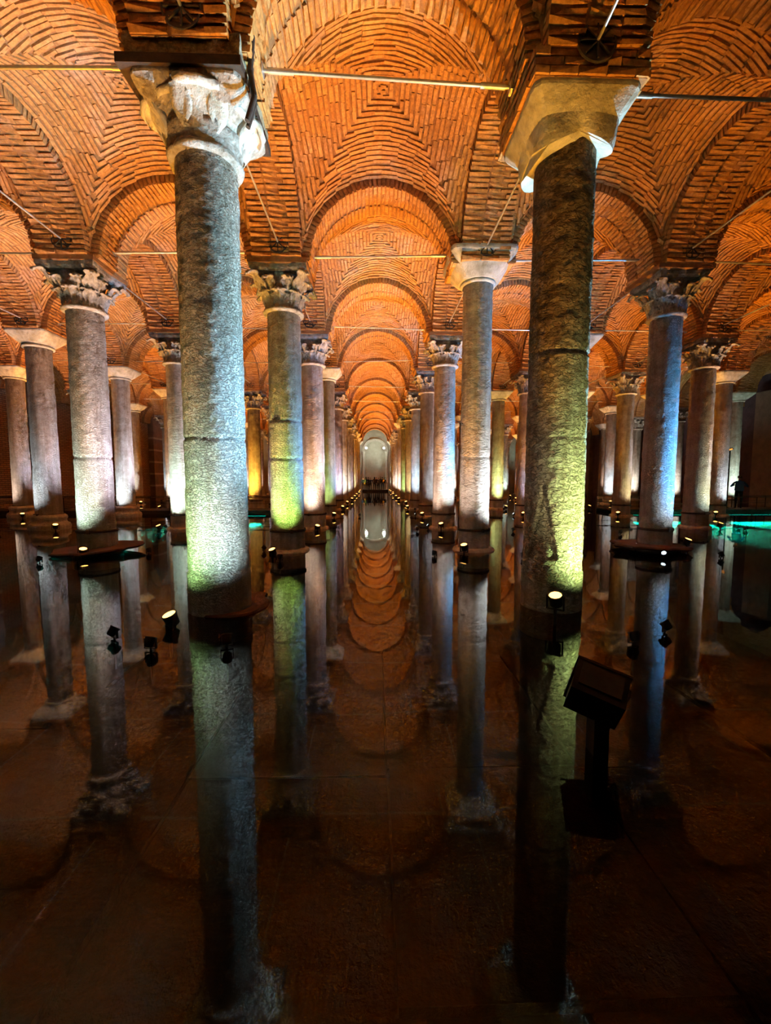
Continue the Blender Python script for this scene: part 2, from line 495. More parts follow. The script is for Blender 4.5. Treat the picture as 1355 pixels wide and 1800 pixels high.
# ------------------------------------------------------------------ column parts
def shaft_mesh(seed, z0, z1, r0, r1, nseg, nring, amp, seams=(), mat=None, notches=()):
    mb = MB(); vs = []; fs = []
    off = Vector((seed * 13.7, seed * 5.1, seed * 2.3))
    for k in range(nring + 1):
        t = k / nring; z = z0 + (z1 - z0) * t
        r = r0 + (r1 - r0) * t
        for zs, wd, dp in seams:
            pass
        for i in range(nseg):
            a = 2 * PI * i / nseg
            rr = r
            p = Vector((math.cos(a) * r, math.sin(a) * r, z))
            if z > 0.55:
                rr += amp * noise.noise(p * 7 + off) + amp * 0.8 * noise.noise(p * 17 + off) + amp * 0.9 * noise.noise(p * 2.2 + off)
            else:
                rr += 0.018 + 0.25 * amp * noise.noise(p * 5 + off)
            for zs, wd, dp in seams:
                dz = abs(z - zs - 0.02 * noise.noise(Vector((a * 1.5, seed, zs))))
                if dz < wd: rr -= dp * (1 - dz / wd)
            for (aa, zb, hw, hh, dp) in notches:    # wedge-shaped chips: angle, bottom z, half width, height, depth
                da = abs((a - aa + PI) % (2 * PI) - PI) * r
                u = (z - zb) / hh
                if 0 <= u <= 1 and da < hw * (1 - u): rr -= dp
            vs.append((math.cos(a) * rr, math.sin(a) * rr, z))
    for k in range(nring):
        for i in range(nseg):
            j = (i + 1) % nseg
            fs.append((k * nseg + i, k * nseg + j, (k + 1) * nseg + j, (k + 1) * nseg + i))
    mb.add(vs, fs, 0, True)
    return mb.mesh('shaft', mat or M_COL)

def leaf_mesh(h, w, curl, reach, lobes=4, mat=None, thick=0.035, name='leaf', ridge=0.030, tip=0.55):
    """a carved leaf: base at the origin, rises along Z, curls out along +X"""
    n, mseg = 14, 8
    rows = []
    for i in range(n + 1):
        t = i / n
        if t < 0.6:
            q = t / 0.6; px = reach * q * q; pz = h * q * 0.88; nx, nz = 1.0, -0.15
        else:
            q = (t - 0.6) / 0.4; a = q * PI * 0.95
            px = reach + curl * (1 - math.cos(a)) ; pz = h * 0.88 + curl * math.sin(a) * 1.1
            nx, nz = -math.cos(a) * -1, math.sin(a) * -1
            nx, nz = math.cos(a), -math.sin(a) * 0.3
        wid = w * 0.5 * (0.62 + 0.45 * math.sin(min(1, t * 1.15) * PI * 0.8)) * (1 - tip * (max(0, t - 0.72) / 0.28) ** 2)
        wid *= 1 + 0.30 * math.cos(t * lobes * 2 * PI)
        rows.append((px, pz, wid, t))
    vs = []; fs = []
    for side in (0, 1):
        for px, pz, wid, t in rows:
            for j in range(mseg + 1):
                s = -1 + 2 * j / mseg
                groove = ridge * math.cos(s * PI * 2.0) * (1 - 0.3 * t)
                x = px - 0.05 * s * s * (1 - t * 0.3) + groove * (1 if side == 0 else 0.2) - (thick if side else 0) * (1 if t < 0.6 else 0.6)
                vs.append((x, s * wid, pz - (thick * 0.8 if side and t > 0.6 else 0)))
    W = mseg + 1; B = (n + 1) * W
    for i in range(n):
        for j in range(mseg):
            a = i * W + j
            fs.append((a, a + 1, a + W + 1, a + W)); fs.append((B + a, B + a + W, B + a + W + 1, B + a + 1))
    for i in range(n):
        a = i * W; b = i * W + mseg
        fs.append((a, a + W, B + a + W, B + a)); fs.append((b, B + b, B + b + W, b + W))
    for j in range(mseg):
        a = n * W + j
        fs.append((a, a + 1, B + a + 1, B + a))
    mb = MB(); mb.add(vs, fs, 0, True)
    return mb.mesh(name, mat or M_CAPOLD)

def bell_mesh(h, r, mat):
    mb = MB()
    mb.lathe([(r * 1.04, -0.05), (r * 1.16, -0.03), (r * 1.19, 0.01), (r * 1.14, 0.05), (r * 1.0, 0.07), (r * 0.98, 0.3 * h), (r * 1.03, 0.6 * h), (r * 1.18, 0.85 * h), (r * 1.28, 0.93 * h)], 32)
    return mb.mesh('capital', mat)
def abacus_mesh(half, th, mat, concave=0.10, seed=0):
    rg = random.Random(seed); ring = []
    n = 8
    for s in range(4):
        for i in range(n):
            t = -1 + 2 * i / n
            d = half - concave * (1 - t * t) + rg.uniform(-.012, .012)
            x, y = t * half * 0.98, -d
            if i == 0: x, y = -half * 0.95, -half * 0.95
            a = s * PI / 2
            ring.append((x * math.cos(a) - y * math.sin(a), x * math.sin(a) + y * math.cos(a)))
    mb = MB(); m = len(ring)
    vs = []
    for z, k in ((0, 0.93), (th * 0.45, 1.0), (th, 1.0)):
        vs += [(x * k, y * k, z) for x, y in ring]
    fs = [tuple(reversed(range(m))), tuple(range(2 * m, 3 * m))]
    for l in range(2):
        fs += [(l * m + i, l * m + (i + 1) % m, (l + 1) * m + (i + 1) % m, (l + 1) * m + i) for i in range(m)]
    mb.add(vs, fs)
    return mb.mesh('abacus', mat)

CAP_H = 1.13
LEAF_LOW = leaf_mesh(0.42, 0.29, 0.070, 0.09, 4)
LEAF_UP = leaf_mesh(0.68, 0.27, 0.095, 0.18, 5)
LEAF_CORNER = leaf_mesh(0.88, 0.26, 0.12, 0.33, 4, name='corner_volute')
BELL = bell_mesh(CAP_H, 0.42, M_CAPOLD)
ABACUS = abacus_mesh(0.70, 0.17, M_CAPOLD)
ABACUS_P = abacus_mesh(0.70, 0.17, M_CAPPALE, 0.06, 4)
def acanthus_transforms():
    out = []
    for q in range(8):
        a = 2 * PI * q / 8
        out.append((LEAF_LOW, 'leaf', a, 0.42, 0.06))
        out.append((LEAF_UP, 'leaf', a + PI / 8, 0.42, 0.08))
    for q in range(4):
        out.append((LEAF_CORNER, 'corner_volute', PI / 4 + q * PI / 2, 0.44, 0.02))
    return out
def joined_acanthus():
    mb = MB()
    for me, nm, a, r, z in acanthus_transforms():
        m = Matrix.Rotation(a, 4, 'Z') @ Matrix.Translation((r, 0, z))
        mb.add([tuple(m @ v.co) for v in me.vertices], [tuple(p.vertices) for p in me.polygons], 0, True)
    return mb.mesh('leafwork', M_CAPOLD)
LEAFWORK = joined_acanthus()

def block_capital(h, rb, half, mat, lip=True, drop=0.0):
    """block capital: round below, square above, the corners folded in"""
    mb = MB(); n = 64; prof = []
    K = 14
    vs = []; fs = []
    for k in range(K + 1):
        t = k / K
        for i in range(n):
            a = 2 * PI * (i + 0.5) / n
            c, s = math.cos(a), math.sin(a)
            sq = half / max(abs(c), abs(s))
            cham = (half * 1.86) / (abs(c) + abs(s))
            sq = min(sq, cham)
            e = t ** 0.85
            e = min(1.0, e * 1.12)
            rr = rb + (sq - rb) * e
            z = h * t
            if k < 5:                     # scalloped lower edge: the corners hang lower
                z -= drop * (1 - k / 5) * max(0, (abs(c * s) * 2)) ** 1.3
                rr += drop * 0.6 * (1 - k / 5) * (abs(c * s) * 2) ** 1.3
            vs.append((rr * c, rr * s, z))
    for k in range(K):
        for i in range(n):
            j = (i + 1) % n
            fs.append((k * n + i, k * n + j, (k + 1) * n + j, (k + 1) * n + i))
    fs.append(tuple(reversed(range(n)))); fs.append(tuple(K * n + i for i in range(n)))
    mb.add(vs, fs, 0, False)
    return mb.mesh('capital', mat)
BLOCK_A = block_capital(0.55, 0.43, 0.70, M_CAPPALE, drop=0.0)
BLOCK_BIG = block_capital(0.62, 0.47, 0.68, M_CAPPALE, drop=0.22)
mb = MB(); mb.lathe([(0.42, -0.05), (0.47, -0.04), (0.49, 0), (0.47, 0.04), (0.43, 0.05)], 32, cap=False); ASTRAGAL = mb.mesh('neck_ring', M_CAPPALE)
mb = MB(); mb.lathe([(0.44, -0.03), (0.462, -0.03), (0.462, 0.03), (0.44, 0.03)], 40, cap=False); mb.box(0, -0.47, 0, 0.07, 0.05, 0.09); BAND = mb.mesh('iron_band', M_IRON)
mb = MB(); mb.lathe([(0.62, -0.45), (0.64, 0.0), (0.66, 0.12), (0.62, 0.22), (0.54, 0.26), (0.52, 0.36), (0.56, 0.42), (0.55, 0.50), (0.47, 0.56)], 36); BASE_ATTIC = mb.mesh('base', M_COLSMOOTH)
mb = MB(); mb.lathe([(0.56, -0.45), (0.56, -0.02), (0.53, 0.05), (0.47, 0.08)], 36, wob=lambda a, z: 0.05 * math.sin(3 * a) * math.cos(2 * a)); BASE_LOW = mb.mesh('base', M_COLSMOOTH)
def ragged_slab(seed, rx, ry, th):
    rg = random.Random(seed); n = 22; mb = MB(); ring = []
    for i in range(n):
        a = 2 * PI * i / n; k = 1 + rg.uniform(-0.13, 0.13)
        ring.append((rx * k * math.cos(a), ry * k * math.sin(a)))
    vs = [(x * 0.93, y * 0.93, -th) for x, y in ring] + [(x, y, -th * 0.4) for x, y in ring] + [(x * 0.97, y * 0.97, 0) for x, y in ring]
    fs = [tuple(reversed(range(n))), tuple(range(2 * n, 3 * n))] + [(l * n + i, l * n + (i + 1) % n, (l + 1) * n + (i + 1) % n, (l + 1) * n + i) for l in range(2) for i in range(n)]
    mb.add(vs, fs); return mb.mesh('footing_slab', M_FOOT)
FOOT = [ragged_slab(q, 1.0, 0.85, 0.09) for q in range(3)]

def impost_core(h):
    mb = MB(); mb.box(0, 0, h / 2, 1.38, 1.38, h); return mb.mesh('impost', M_MORTAR)
def impost_bricks(h, seed):
    rg = random.Random(seed); mats = []
    n = max(1, round(h / 0.1)); p = h / n
    for k in range(n):
        z = (k + 0.5) * p
        for s in range(4):
            x = -0.70 + (0 if k % 2 else -0.17)
            while x < 0.70:
                a, b = max(x, -0.70), min(x + 0.35, 0.70)
                if b - a > 0.06:
                    m = Matrix.Rotation(s * PI / 2, 4, 'Z') @ Matrix.Translation(((a + b) / 2, -0.66 - rg.uniform(0, 0.02), z)) @ Matrix.Rotation(PI / 2, 4, 'X') @ Matrix.Diagonal((b - a - 0.012, 0.080, 0.10, 1))
                    mats.append(m)
                x += 0.35
    return mats

SHAFTS = [shaft_mesh(q, -0.45, 6.9, 0.42, 0.385, 44, 90, 0.012, ((2.42, 0.05, 0.02), (3.3 + q * 0.4, 0.03, 0.012)), (M_COL, M_COLSMOOTH, M_COL, M_COLSMOOTH, M_COL)[q]) for q in range(5)]

# ------------------------------------------------------------------ lamps
def make_lamp_mesh():
    h = MB(); h.lathe([(0.045, -0.13), (0.075, -0.11), (0.085, 0.0), (0.095, 0.03), (0.095, 0.045), (0.08, 0.045), (0.08, 0.035)], 20)
    l = MB(); l.lathe([(0.079, 0.030), (0.079, 0.040)], 20)
    y = MB(); y.box(-0.105, 0, -0.06, 0.012, 0.04, 0.18); y.box(0.105, 0, -0.06, 0.012, 0.04, 0.18); y.box(0, 0, -0.15, 0.222, 0.04, 0.012)
    s = MB(); s.lathe([(0.02, -0.5), (0.02, 0)], 10)
    return h.mesh('housing', M_LAMP), l, y.mesh('bracket', M_IRON), s.mesh('stem', M_IRON)
L_HOUSE, _l, L_BRACKET, L_STEM = make_lamp_mesh()
L_LENS_AMBER = _l.mesh('lens', M_LENS_AMBER); L_LENS_COOL = _l.mesh('lens', M_LENS_COOL)

def spot_data(name, color, power, angle, blend, size=0.06):
    d = bpy.data.lights.new(name, 'SPOT'); d.color = color; d.energy = power
    d.spot_size = math.radians(angle); d.spot_blend = blend; d.shadow_soft_size = size
    return d
def lamp(kind, pos, aim, label, group, color, power, angle, blend, scale=1.0, name='flood_lamp'):
    """a small round lamp on a stem; aim: the point its beam is turned to"""
    pos = Vector(pos); aim = Vector(aim)
    t = thing(name, label, 'lamp', pos, 0, group)
    q = (aim - pos).to_track_quat('Z', 'Y')
    sc = (scale,) * 3
    h = link('housing', L_HOUSE, t); h.rotation_mode = 'QUATERNION'; h.rotation_quaternion = q; h.scale = sc
    l = link('lens', L_LENS_AMBER if kind == 'amber' else L_LENS_COOL, t); l.rotation_mode = 'QUATERNION'; l.rotation_quaternion = q; l.scale = sc
    b = link('bracket', L_BRACKET, t, None, (0, 0, q.to_euler().z), None, sc)
    st = link('stem', L_STEM, t, (0, 0, -0.14 * scale), None, None, (scale, scale, max(0.4, (pos.z + 0.40) / 0.5)))
    ld = spot_data('lamp_light', color, power, angle, blend)
    lo = bpy.data.objects.new('lamp_light', ld); COL.objects.link(lo); lo.parent = t
    lo.location = (aim - pos).normalized() * 0.075 * scale
    lo.rotation_mode = 'QUATERNION'; lo.rotation_quaternion = (pos - aim).to_track_quat('Z', 'Y')
    return t

ORD = ['', 'first', 'second', 'third', 'fourth', 'fifth', 'sixth', 'seventh', 'eighth', 'ninth', 'tenth', 'eleventh', 'twelfth']
def line_name(c):
    n = int(abs(c) + 0.5); side = 'left' if c < 0 else 'right'
    return (f'line of columns {side} of the central aisle' if n == 1 else f'{ORD[n]} line of columns {side} of the aisle')
def where(c, j):
    n = int(abs(c) + 0.5); side = 'left' if c < 0 else 'right'
    return f'{ORD[j]} along the {ORD[n]} line {side} of the aisle'

# washers: (angle from the camera side, + = to the right; colour; power factor; aim height)
W = (1.0, 0.93, 0.84); CO = (0.72, 0.86, 1.0); BL = (0.22, 0.52, 1.0); GR = (0.62, 1.0, 0.30); MI = (0.72, 1.0, 0.90)
LI = (0.80, 0.72, 1.0); YE = (1.0, 0.80, 0.40); PK = (1.0, 0.74, 0.60); TE = (0.05, 0.9, 0.75); AM = (1.0, 0.5, 0.06)
WASH = {
    (-0.5, 1): [(-34, (0.50, 1.0, 0.35), 0.6, 1.4, 1.45, 82), (22, (0.62, 0.90, 1.0), 0.9, 1.9, 1.6, 82), (100, (0.30, 0.66, 1.0), 20.0, 3.6, 5.3, 52), (-8, PK, 0.35, 2.4)],
    (0.5, 1): [(38, (0.72, 1.0, 0.36), 1.6, 1.3, 1.5, 80), (12, YE, 0.35, 3.0), (130, (0.3, 0.7, 1.0), 30.0, 3.4, 5.5, 46)],
    (-1.5, 2): [(-12, MI, 1.5, 2.2), (18, PK, 0.9, 4.5), (75, LI, 0.8, 5.0)],
    (-0.5, 2): [(4, (0.52, 1.0, 0.16), 1.6, 1.8, 1.45, 66), (-40, PK, 0.8, 3.5), (99, (0.2, 0.5, 1.0), 11.0, 2.6, 4.9, 50)],
    (0.5, 2): [(68, CO, 2.4, 2.6), (35, W, 0.4, 3.0), (-50, PK, 0.7, 4.0)],
    (1.5, 2): [(55, (0.05, 0.36, 1.0), 19.0, 2.0, 3.6, 54), (25, CO, 0.7, 2.0)],
    (-2.5, 3): [(-25, CO, 1.5, 3.0)],
    (-1.5, 3): [(-5, MI, 2.2, 2.0)],
    (-0.5, 3): [(-10, PK, 1.8, 2.6)],
    (0.5, 3): [(60, (0.12, 0.45, 1.0), 7.0, 3.0, 2.6, 54), (25, CO, 1.6, 3.6), (-45, PK, 0.7, 2.6)],
    (1.5, 3): [(20, (0.15, 0.48, 1.0), 6.0, 3.0, 2.2, 56)],
    (2.5, 3): [(40, YE, 0.9, 2.8), (30, MI, 0.8, 2.0)],
    (-3.5, 4): [(-30, PK, 1.3, 2.6)],
    (-2.5, 4): [(0, CO, 1.5, 2.0)],
    (-1.5, 4): [(30, LI, 0.4, 3.0)],
    (-0.5, 4): [(-5, GR, 0.9, 2.2), (85, BL, 1.3, 4.0)],
    (0.5, 4): [(30, CO, 0.9, 3.0)],
    (1.5, 4): [(10, LI, 0.8, 3.0)],
    (2.5, 4): [(30, YE, 1.2, 2.6)],
    (3.5, 4): [(20, CO, 2.0, 2.6)],
    (-3.5, 5): [(20, W, 1.2, 2.6)],
    (-2.5, 5): [(0, W, 1.0, 2.6)],
    (-1.5, 5): [(4, AM, 3.2, 4.0), (-30, AM, 1.4, 2.0)],
    (-0.5, 5): [(20, LI, 2.2, 3.6)],
    (0.5, 5): [(-10, (0.55, 0.78, 1.0), 3.0, 4.6)],
    (1.5, 5): [(0, (0.85, 1.0, 0.35), 1.4, 2.4)],
    (2.5, 5): [(10, CO, 1.4, 3.0)],
    (-1.5, 6): [(0, LI, 0.8, 3.0)],
    (1.5, 6): [(20, MI, 1.5, 3.0)],
    (2.5, 6): [(0, TE, 1.6, 3.0), (20, CO, 1.0, 3.0)],
    (0.5, 7): [(0, GR, 1.2, 2.4)],
}
for _k, _p in {(-1.5, 2): 9, (-2.5, 3): 7, (-1.5, 3): 7, (-0.5, 3): 7, (-2.5, 4): 7, (0.5, 2): 7, (0.5, 4): 8, (2.5, 3): 7, (2.5, 4): 7, (-3.5, 4): 6, (-0.5, 4): 6}.items():
    WASH[_k].append((88, (0.80, 0.79, 1.0), _p * 0.85, 3.0, 4.3, 52))     # added cross light by the next column's foot, brightens the upper shaft
PAL = [W, CO, PK, W, LI, MI, PK, YE]
AMBERS = {  # explicit lamp spots that the photograph shows
    (-0.5, 1): (-2.59, 5.30, 0.14), (0.5, 1): (2.34, 5.26, 0.36), (-0.5, 2): (-2.48, 10.25, 0.13),
    (0.5, 2): (2.26, 10.4, 0.20), (-1.5, 2): (-6.98, 10.2, 0.17), (1.5, 2): (8.25, 10.75, 0.26),
    (-0.5, 3): (-2.05, 15.25, 0.15), (0.5, 3): (2.45, 15.2, 0.22), (-1.5, 3): (-7.75, 15.3, 0.16),
}
BLOCKS = {(0.5, 1), (0.5, 2), (-2.5, 3), (-2.5, 4), (1.5, 5), (-3.5, 4), (3.5, 4), (-0.5, 4), (1.5, 3), (3.5, 5), (-2.5, 5)}
NOTE = {
    (-0.5, 1): 'thick rough column with broken lobed capital under a dark timber plate',
    (0.5, 1): 'dark cracked column with smooth white block capital beside the amber lamp',
    (-1.5, 2): 'pitted column with leafy capital rising from a tilted slab',
    (-0.5, 2): 'green-lit column with leafy capital and wedge-shaped crack',
    (0.5, 2): 'brown column with plain flared white capital, cool light on one side',
    (1.5, 2): 'leaning column washed in strong blue light above a red-brown slab',
    (-1.5, 3): 'mint-lit column with leafy capital partly behind the thick rough column',
    (-1.5, 5): 'column flooded with strong yellow light beyond the walkway railing',
    (-2.5, 3): 'pale column with block capital on a broad moulded base',
}

def column(c, j):
    X, Y = colx(c), rowy(j)
    key = (c, j)
    rg = random.Random(int(c * 10) * 31 + j * 7 + 1000)
    block = key in BLOCKS or (key not in NOTE and j > 4 and rg.random() < 0.3)
    look = NOTE.get(key)
    if look is None:
        look = ('column with plain block capital, ' if block else 'column with leafy carved capital, ') + where(c, j)
    t = thing('column', look, 'column', (X, Y, 0), 0, 'columns of the cistern')
    near = j <= 2
    r = {(-0.5, 1): 0.42, (0.5, 1): 0.415, (-0.5, 2): 0.425, (0.5, 2): 0.385}.get(key, rg.uniform(0.385, 0.425))
    cap_top = 6.93
    if key == (-0.5, 1): z_neck, cap_top = 6.07, 6.75
    elif key == (0.5, 1): z_neck, cap_top = 6.30, 6.74
    elif key == (0.5, 2): z_neck, cap_top = 6.77, 7.36
    elif block: z_neck, cap_top = 6.58, 7.02
    else: z_neck = 6.93 - 0.95
    # shaft
    if near:
        big = j == 1
        seams = {(-0.5, 1): ((2.44, 0.03, 0.02), (0.60, 0.02, 0.015)), (0.5, 1): ((3.62, 0.03, 0.03), (2.45, 0.02, 0.012)),
                 (-0.5, 2): ((2.38, 0.05, 0.03), (3.32, 0.04, 0.035)), (0.5, 2): ((2.42, 0.04, 0.025), (0.6, 0.02, 0.01)),
                 (-1.5, 2): ((2.4, 0.06, 0.03),), (1.5, 2): ((2.1, 0.03, 0.012), (1.1, 0.03, 0.012))}[key]
        notch = {(-0.5, 2): ((-PI / 2 - 0.45, 3.34, 0.13, 0.72, 0.06),), (0.5, 1): ((-PI / 2 - 0.75, 0.75, 0.22, 1.1, 0.03),)}.get(key, ())
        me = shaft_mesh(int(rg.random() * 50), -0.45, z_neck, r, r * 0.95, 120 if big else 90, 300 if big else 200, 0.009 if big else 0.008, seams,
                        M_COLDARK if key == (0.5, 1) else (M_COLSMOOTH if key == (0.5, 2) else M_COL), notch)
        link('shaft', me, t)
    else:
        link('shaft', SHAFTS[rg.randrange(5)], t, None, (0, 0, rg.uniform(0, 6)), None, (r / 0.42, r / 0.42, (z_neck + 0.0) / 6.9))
    # capital
    rc = r / 0.42
    if key == (-0.5, 1):
        m_ = MB()
        m_.lathe([(0.42, -0.03), (0.47, -0.02), (0.485, 0.02), (0.47, 0.06), (0.46, 0.10), (0.50, 0.22), (0.52, 0.30), (0.47, 0.34), (0.50, 0.40)], 40,
                 wob=lambda a, z: 0.02 * math.sin(7 * a + z * 9))
        cap = link('capital', m_.mesh('capital', M_CAPOLD), t, (0, 0, z_neck))
        lf = leaf_mesh(0.34, 0.52, 0.045, 0.10, 0.2, M_CAPPALE, 0.07, 'leaf', 0.006, 0.45); cf = leaf_mesh(0.40, 0.50, 0.06, 0.17, 0.2, M_CAPPALE, 0.08, 'corner_leaf', 0.008, 0.45)
        for q in range(8):
            a = 2 * PI * q / 8 + 0.25
            link('leaf' if q % 2 else 'corner_leaf', lf if q % 2 else cf, cap, mw=Matrix.Rotation(a, 4, 'Z') @ Matrix.Translation((0.49, 0, 0.20 if q % 2 else 0.16)))
        link('abacus', block_capital(0.34, 0.48, 0.67, M_CAPOLD), cap, (0, 0, 0.34))
        m_ = MB()
        for q in range(4): m_.box(-0.03 + rg.uniform(-.02, .02), -0.54 + q * 0.36, 0, 1.46, 0.35, 0.11)
        o = link('timber_plate', m_.mesh('timber_plate', M_TIMBER), t, (0, 0, cap_top + 0.055)); 
        # crumbling bedding block
        bm = bmesh.new(); bmesh.ops.create_cube(bm, size=1.0)
        bmesh.ops.subdivide_edges(bm, edges=bm.edges[:], cuts=9, use_grid_fill=True)
        for v in bm.verts:
            p = Vector((v.co.x * 1.36, v.co.y * 1.36, v.co.z * 0.27))
            v.co = p + p.normalized() * 0.05 * noise.noise(p * 6)
        me = bpy.data.meshes.new('bedding_block'); bm.to_mesh(me); bm.free(); me.materials.append(M_RUBBLE)
        link('bedding_block', me, t, (0, 0, cap_top + 0.24)); cap_top += 0.34
        m_ = MB()
        pts = [(0.74, -0.42, 0.95), (0.77, -0.44, 0.45), (0.74, -0.46, 0.05), (0.79, -0.48, -0.25), (0.70, -0.50, -0.55)]
        for a, b in zip(pts[:-1], pts[1:]):
            m_.tube(a, b, 0.035, 8); m_.tube((a[0] - 0.02, a[1] + 0.10, a[2]), (b[0] - 0.02, b[1] + 0.10, b[2]), 0.03, 8)
        link('iron_strap', m_.mesh('iron_strap', M_IRON), t, (0, 0, 6.85))
    elif block:
        bigc = key == (0.5, 1)
        cap = link('capital', BLOCK_BIG if bigc else BLOCK_A, t, (0, 0, z_neck), (0, 0, 0), None, ((0.80 / 0.70) if key == (0.5, 2) else 1.0,) * 2 + ((cap_top - z_neck) / (0.62 if bigc else 0.55),))
        if not bigc: link('neck_ring', ASTRAGAL, t, (0, 0, z_neck - 0.03), None, None, (rc, rc, 1))
    else:
        cap = link('capital', BELL, t, (0, 0, z_neck), (0, 0, rg.choice((0, PI / 2))), None, (rc, rc, 0.95 / CAP_H))
        if j <= 4:
            for me, nm, a, rr, z in acanthus_transforms():
                jit = rg.uniform(0.9, 1.1)
                link(nm, me, cap, mw=Matrix.Rotation(a, 4, 'Z') @ Matrix.Translation((rr, 0, z)) @ Matrix.Diagonal((1, jit, rg.uniform(0.94, 1.04), 1)))
        else: stuff(link('leafwork', LEAFWORK, cap))
        link('abacus', ABACUS, cap, (0, 0, CAP_H - 0.17))
    # brick impost up to the springing
    h = Z_SP - cap_top + 0.02
    if h > 0.03:
        imp = link('impost', impost_core(h), t, (0, 0, cap_top))
        if h > 0.12: stuff(link('brickwork', bricks_mesh(impost_bricks(h, j)), imp))
    # foot
    if key in ((-2.5, 3), (-2.5, 4), (-3.5, 4), (-3.5, 5)): link('base', BASE_ATTIC, t)
    elif key not in ((-0.5, 1), (0.5, 1)): link('base', BASE_LOW, t, None, (0, 0, rg.uniform(0, 6)))
    if j <= 5 and key not in ((-0.5, 1), (0.5, 1)): link('iron_band', BAND, t, (0, 0, 0.55), (0, 0, rg.uniform(-0.5, 0.5)), None, (rc, rc, 1))
    if key == (-1.5, 2): link('footing_slab', FOOT[0], t, (0.05, -0.1, 0.14), (0.02, -0.06, 0.3))
    if key == (1.5, 2): link('footing_slab', FOOT[1], t, (-0.25, -0.15, 0.16), (0.0, 0.03, 0.4))
    if key == (-0.5, 1): link('footing_slab', FOOT[2], t, (0.14, 0.12, 0.03), (0, 0.0, 1.0), None, (0.62, 0.62, 1))
    return t

def wash_color_name(c):
    return {W: 'white', CO: 'cool white', BL: 'blue', GR: 'green', MI: 'mint', LI: 'lilac', YE: 'yellow', PK: 'pinkish', TE: 'teal', AM: 'yellow'}.get(c, 'blue' if c[2] > 1.6 * c[0] else 'green' if c[1] > 1.25 * c[0] else 'lilac' if c[2] > c[1] * 1.15 else 'pale')

COLS = []
for j in range(1, N_ROWS + 1):
    for q in range(-4, 5):
        c = q + 0.5
        if abs(c) > 0.95 * (j + 0.2) + 0.2: continue
        COLS.append((c, j))
for c, j in COLS:
    column(c, j)
    X, Y = colx(c), rowy(j)
    rg = random.Random(int(c * 10) * 17 + j * 3 + 500)
    # amber flood that lights the vault
    spec = AMBERS.get((c, j))
    if spec is None:
        sx = (rg.choice((-1, 1)) if abs(c) > 0.6 else (1 if c < 0 else -1)) if abs(c) < 3 else (1 if c < 0 else -1)
        a = math.radians(rg.uniform(20, 50))
        spec = (X + sx * math.sin(a) * 0.85, Y - math.cos(a) * 0.85, 0.2)
    p = Vector(spec)
    aim = p + Vector((2.2 if p.x > X else -2.2, -2.6, 8.6))
    if c < 4: lamp('amber', p, aim, f'amber flood lamp at column {where(c, j)}', 'amber flood lamps at the column feet', AMBER, P_AMBER, 72, 0.55)
    ws = WASH.get((c, j))
    if ws is None: ws = [(rg.uniform(-40, 40), rg.choice(PAL), rg.uniform(1.0, 2.0), rg.uniform(2.2, 3.8))]
    names = []
    for n, (ang, colr, pw, ah, *ext) in enumerate(ws):
        a = math.radians(ang)
        rad, cone = ext if ext else (1.55, 76)
        if j >= 5: pw *= 1.4
        p = Vector((X + math.sin(a) * rad, Y - math.cos(a) * rad, 0.12))
        aim = Vector((X + math.sin(a) * 0.30, Y - math.cos(a) * 0.30, ah + 0.6 if ext and ext[0] > 2 else 0.75 * ah + 0.45))
        cn = wash_color_name(colr)
        lamp('cool', p, aim, f'{ORD[names.count(cn) + 1] + " " if cn in names else ""}{cn} spotlight aimed up column {where(c, j)}', 'column spotlights in the water', colr, P_WASH * pw, cone, 1.0, 0.62, 'spotlight')
        names.append(cn)

# ------------------------------------------------------------------ tie rods
def tie_rod(a, b, label, thick, plate=False, sleeves=True):
    a = Vector(a); b = Vector(b); d = (b - a); L = d.length
    t = thing('tie_rod', label, 'tie rod', a, 0, 'steel tie rods between the arches')
    t.rotation_mode = 'QUATERNION'; t.rotation_quaternion = d.to_track_quat('Z', 'Y')
    m_ = MB(); m_.lathe([(thick, 0), (thick, L)], 12); link('rod', m_.mesh('rod', M_STEEL), t)
    if sleeves:
        m_ = MB(); m_.lathe([(thick * 1.5, 0), (thick * 1.5, 0.34)], 12); me = m_.mesh('sleeve', M_STEEL)
        link('sleeve', me, t, (0, 0, 0.16)); link('sleeve', me, t, (0, 0, L - 0.5))
        m_ = MB(); m_.box(0, 0, 0, 0.13, 0.13, 0.10); me = m_.mesh('end_block', M_STEEL)
        link('end_block', me, t, (0, 0, 0.05)); link('end_block', me, t, (0, 0, L - 0.05))
    if plate:
        m_ = MB(); m_.lathe([(0.235, 0), (0.235, 0.03), (0.21, 0.03), (0.21, 0.012), (0.0, 0.012)], 28, smooth=False)
        pl = link('anchor_plate', m_.mesh('anchor_plate', M_IRON), t, (0, 0, L - 0.02), (PI, 0, 0))
        m_ = MB(); m_.box(0.105, 0, 0.03, 0.20, 0.018, 0.035); me = m_.mesh('rib', M_IRON)
        for q in range(8): link('rib', me, pl, None, (0, 0, q * PI / 4))
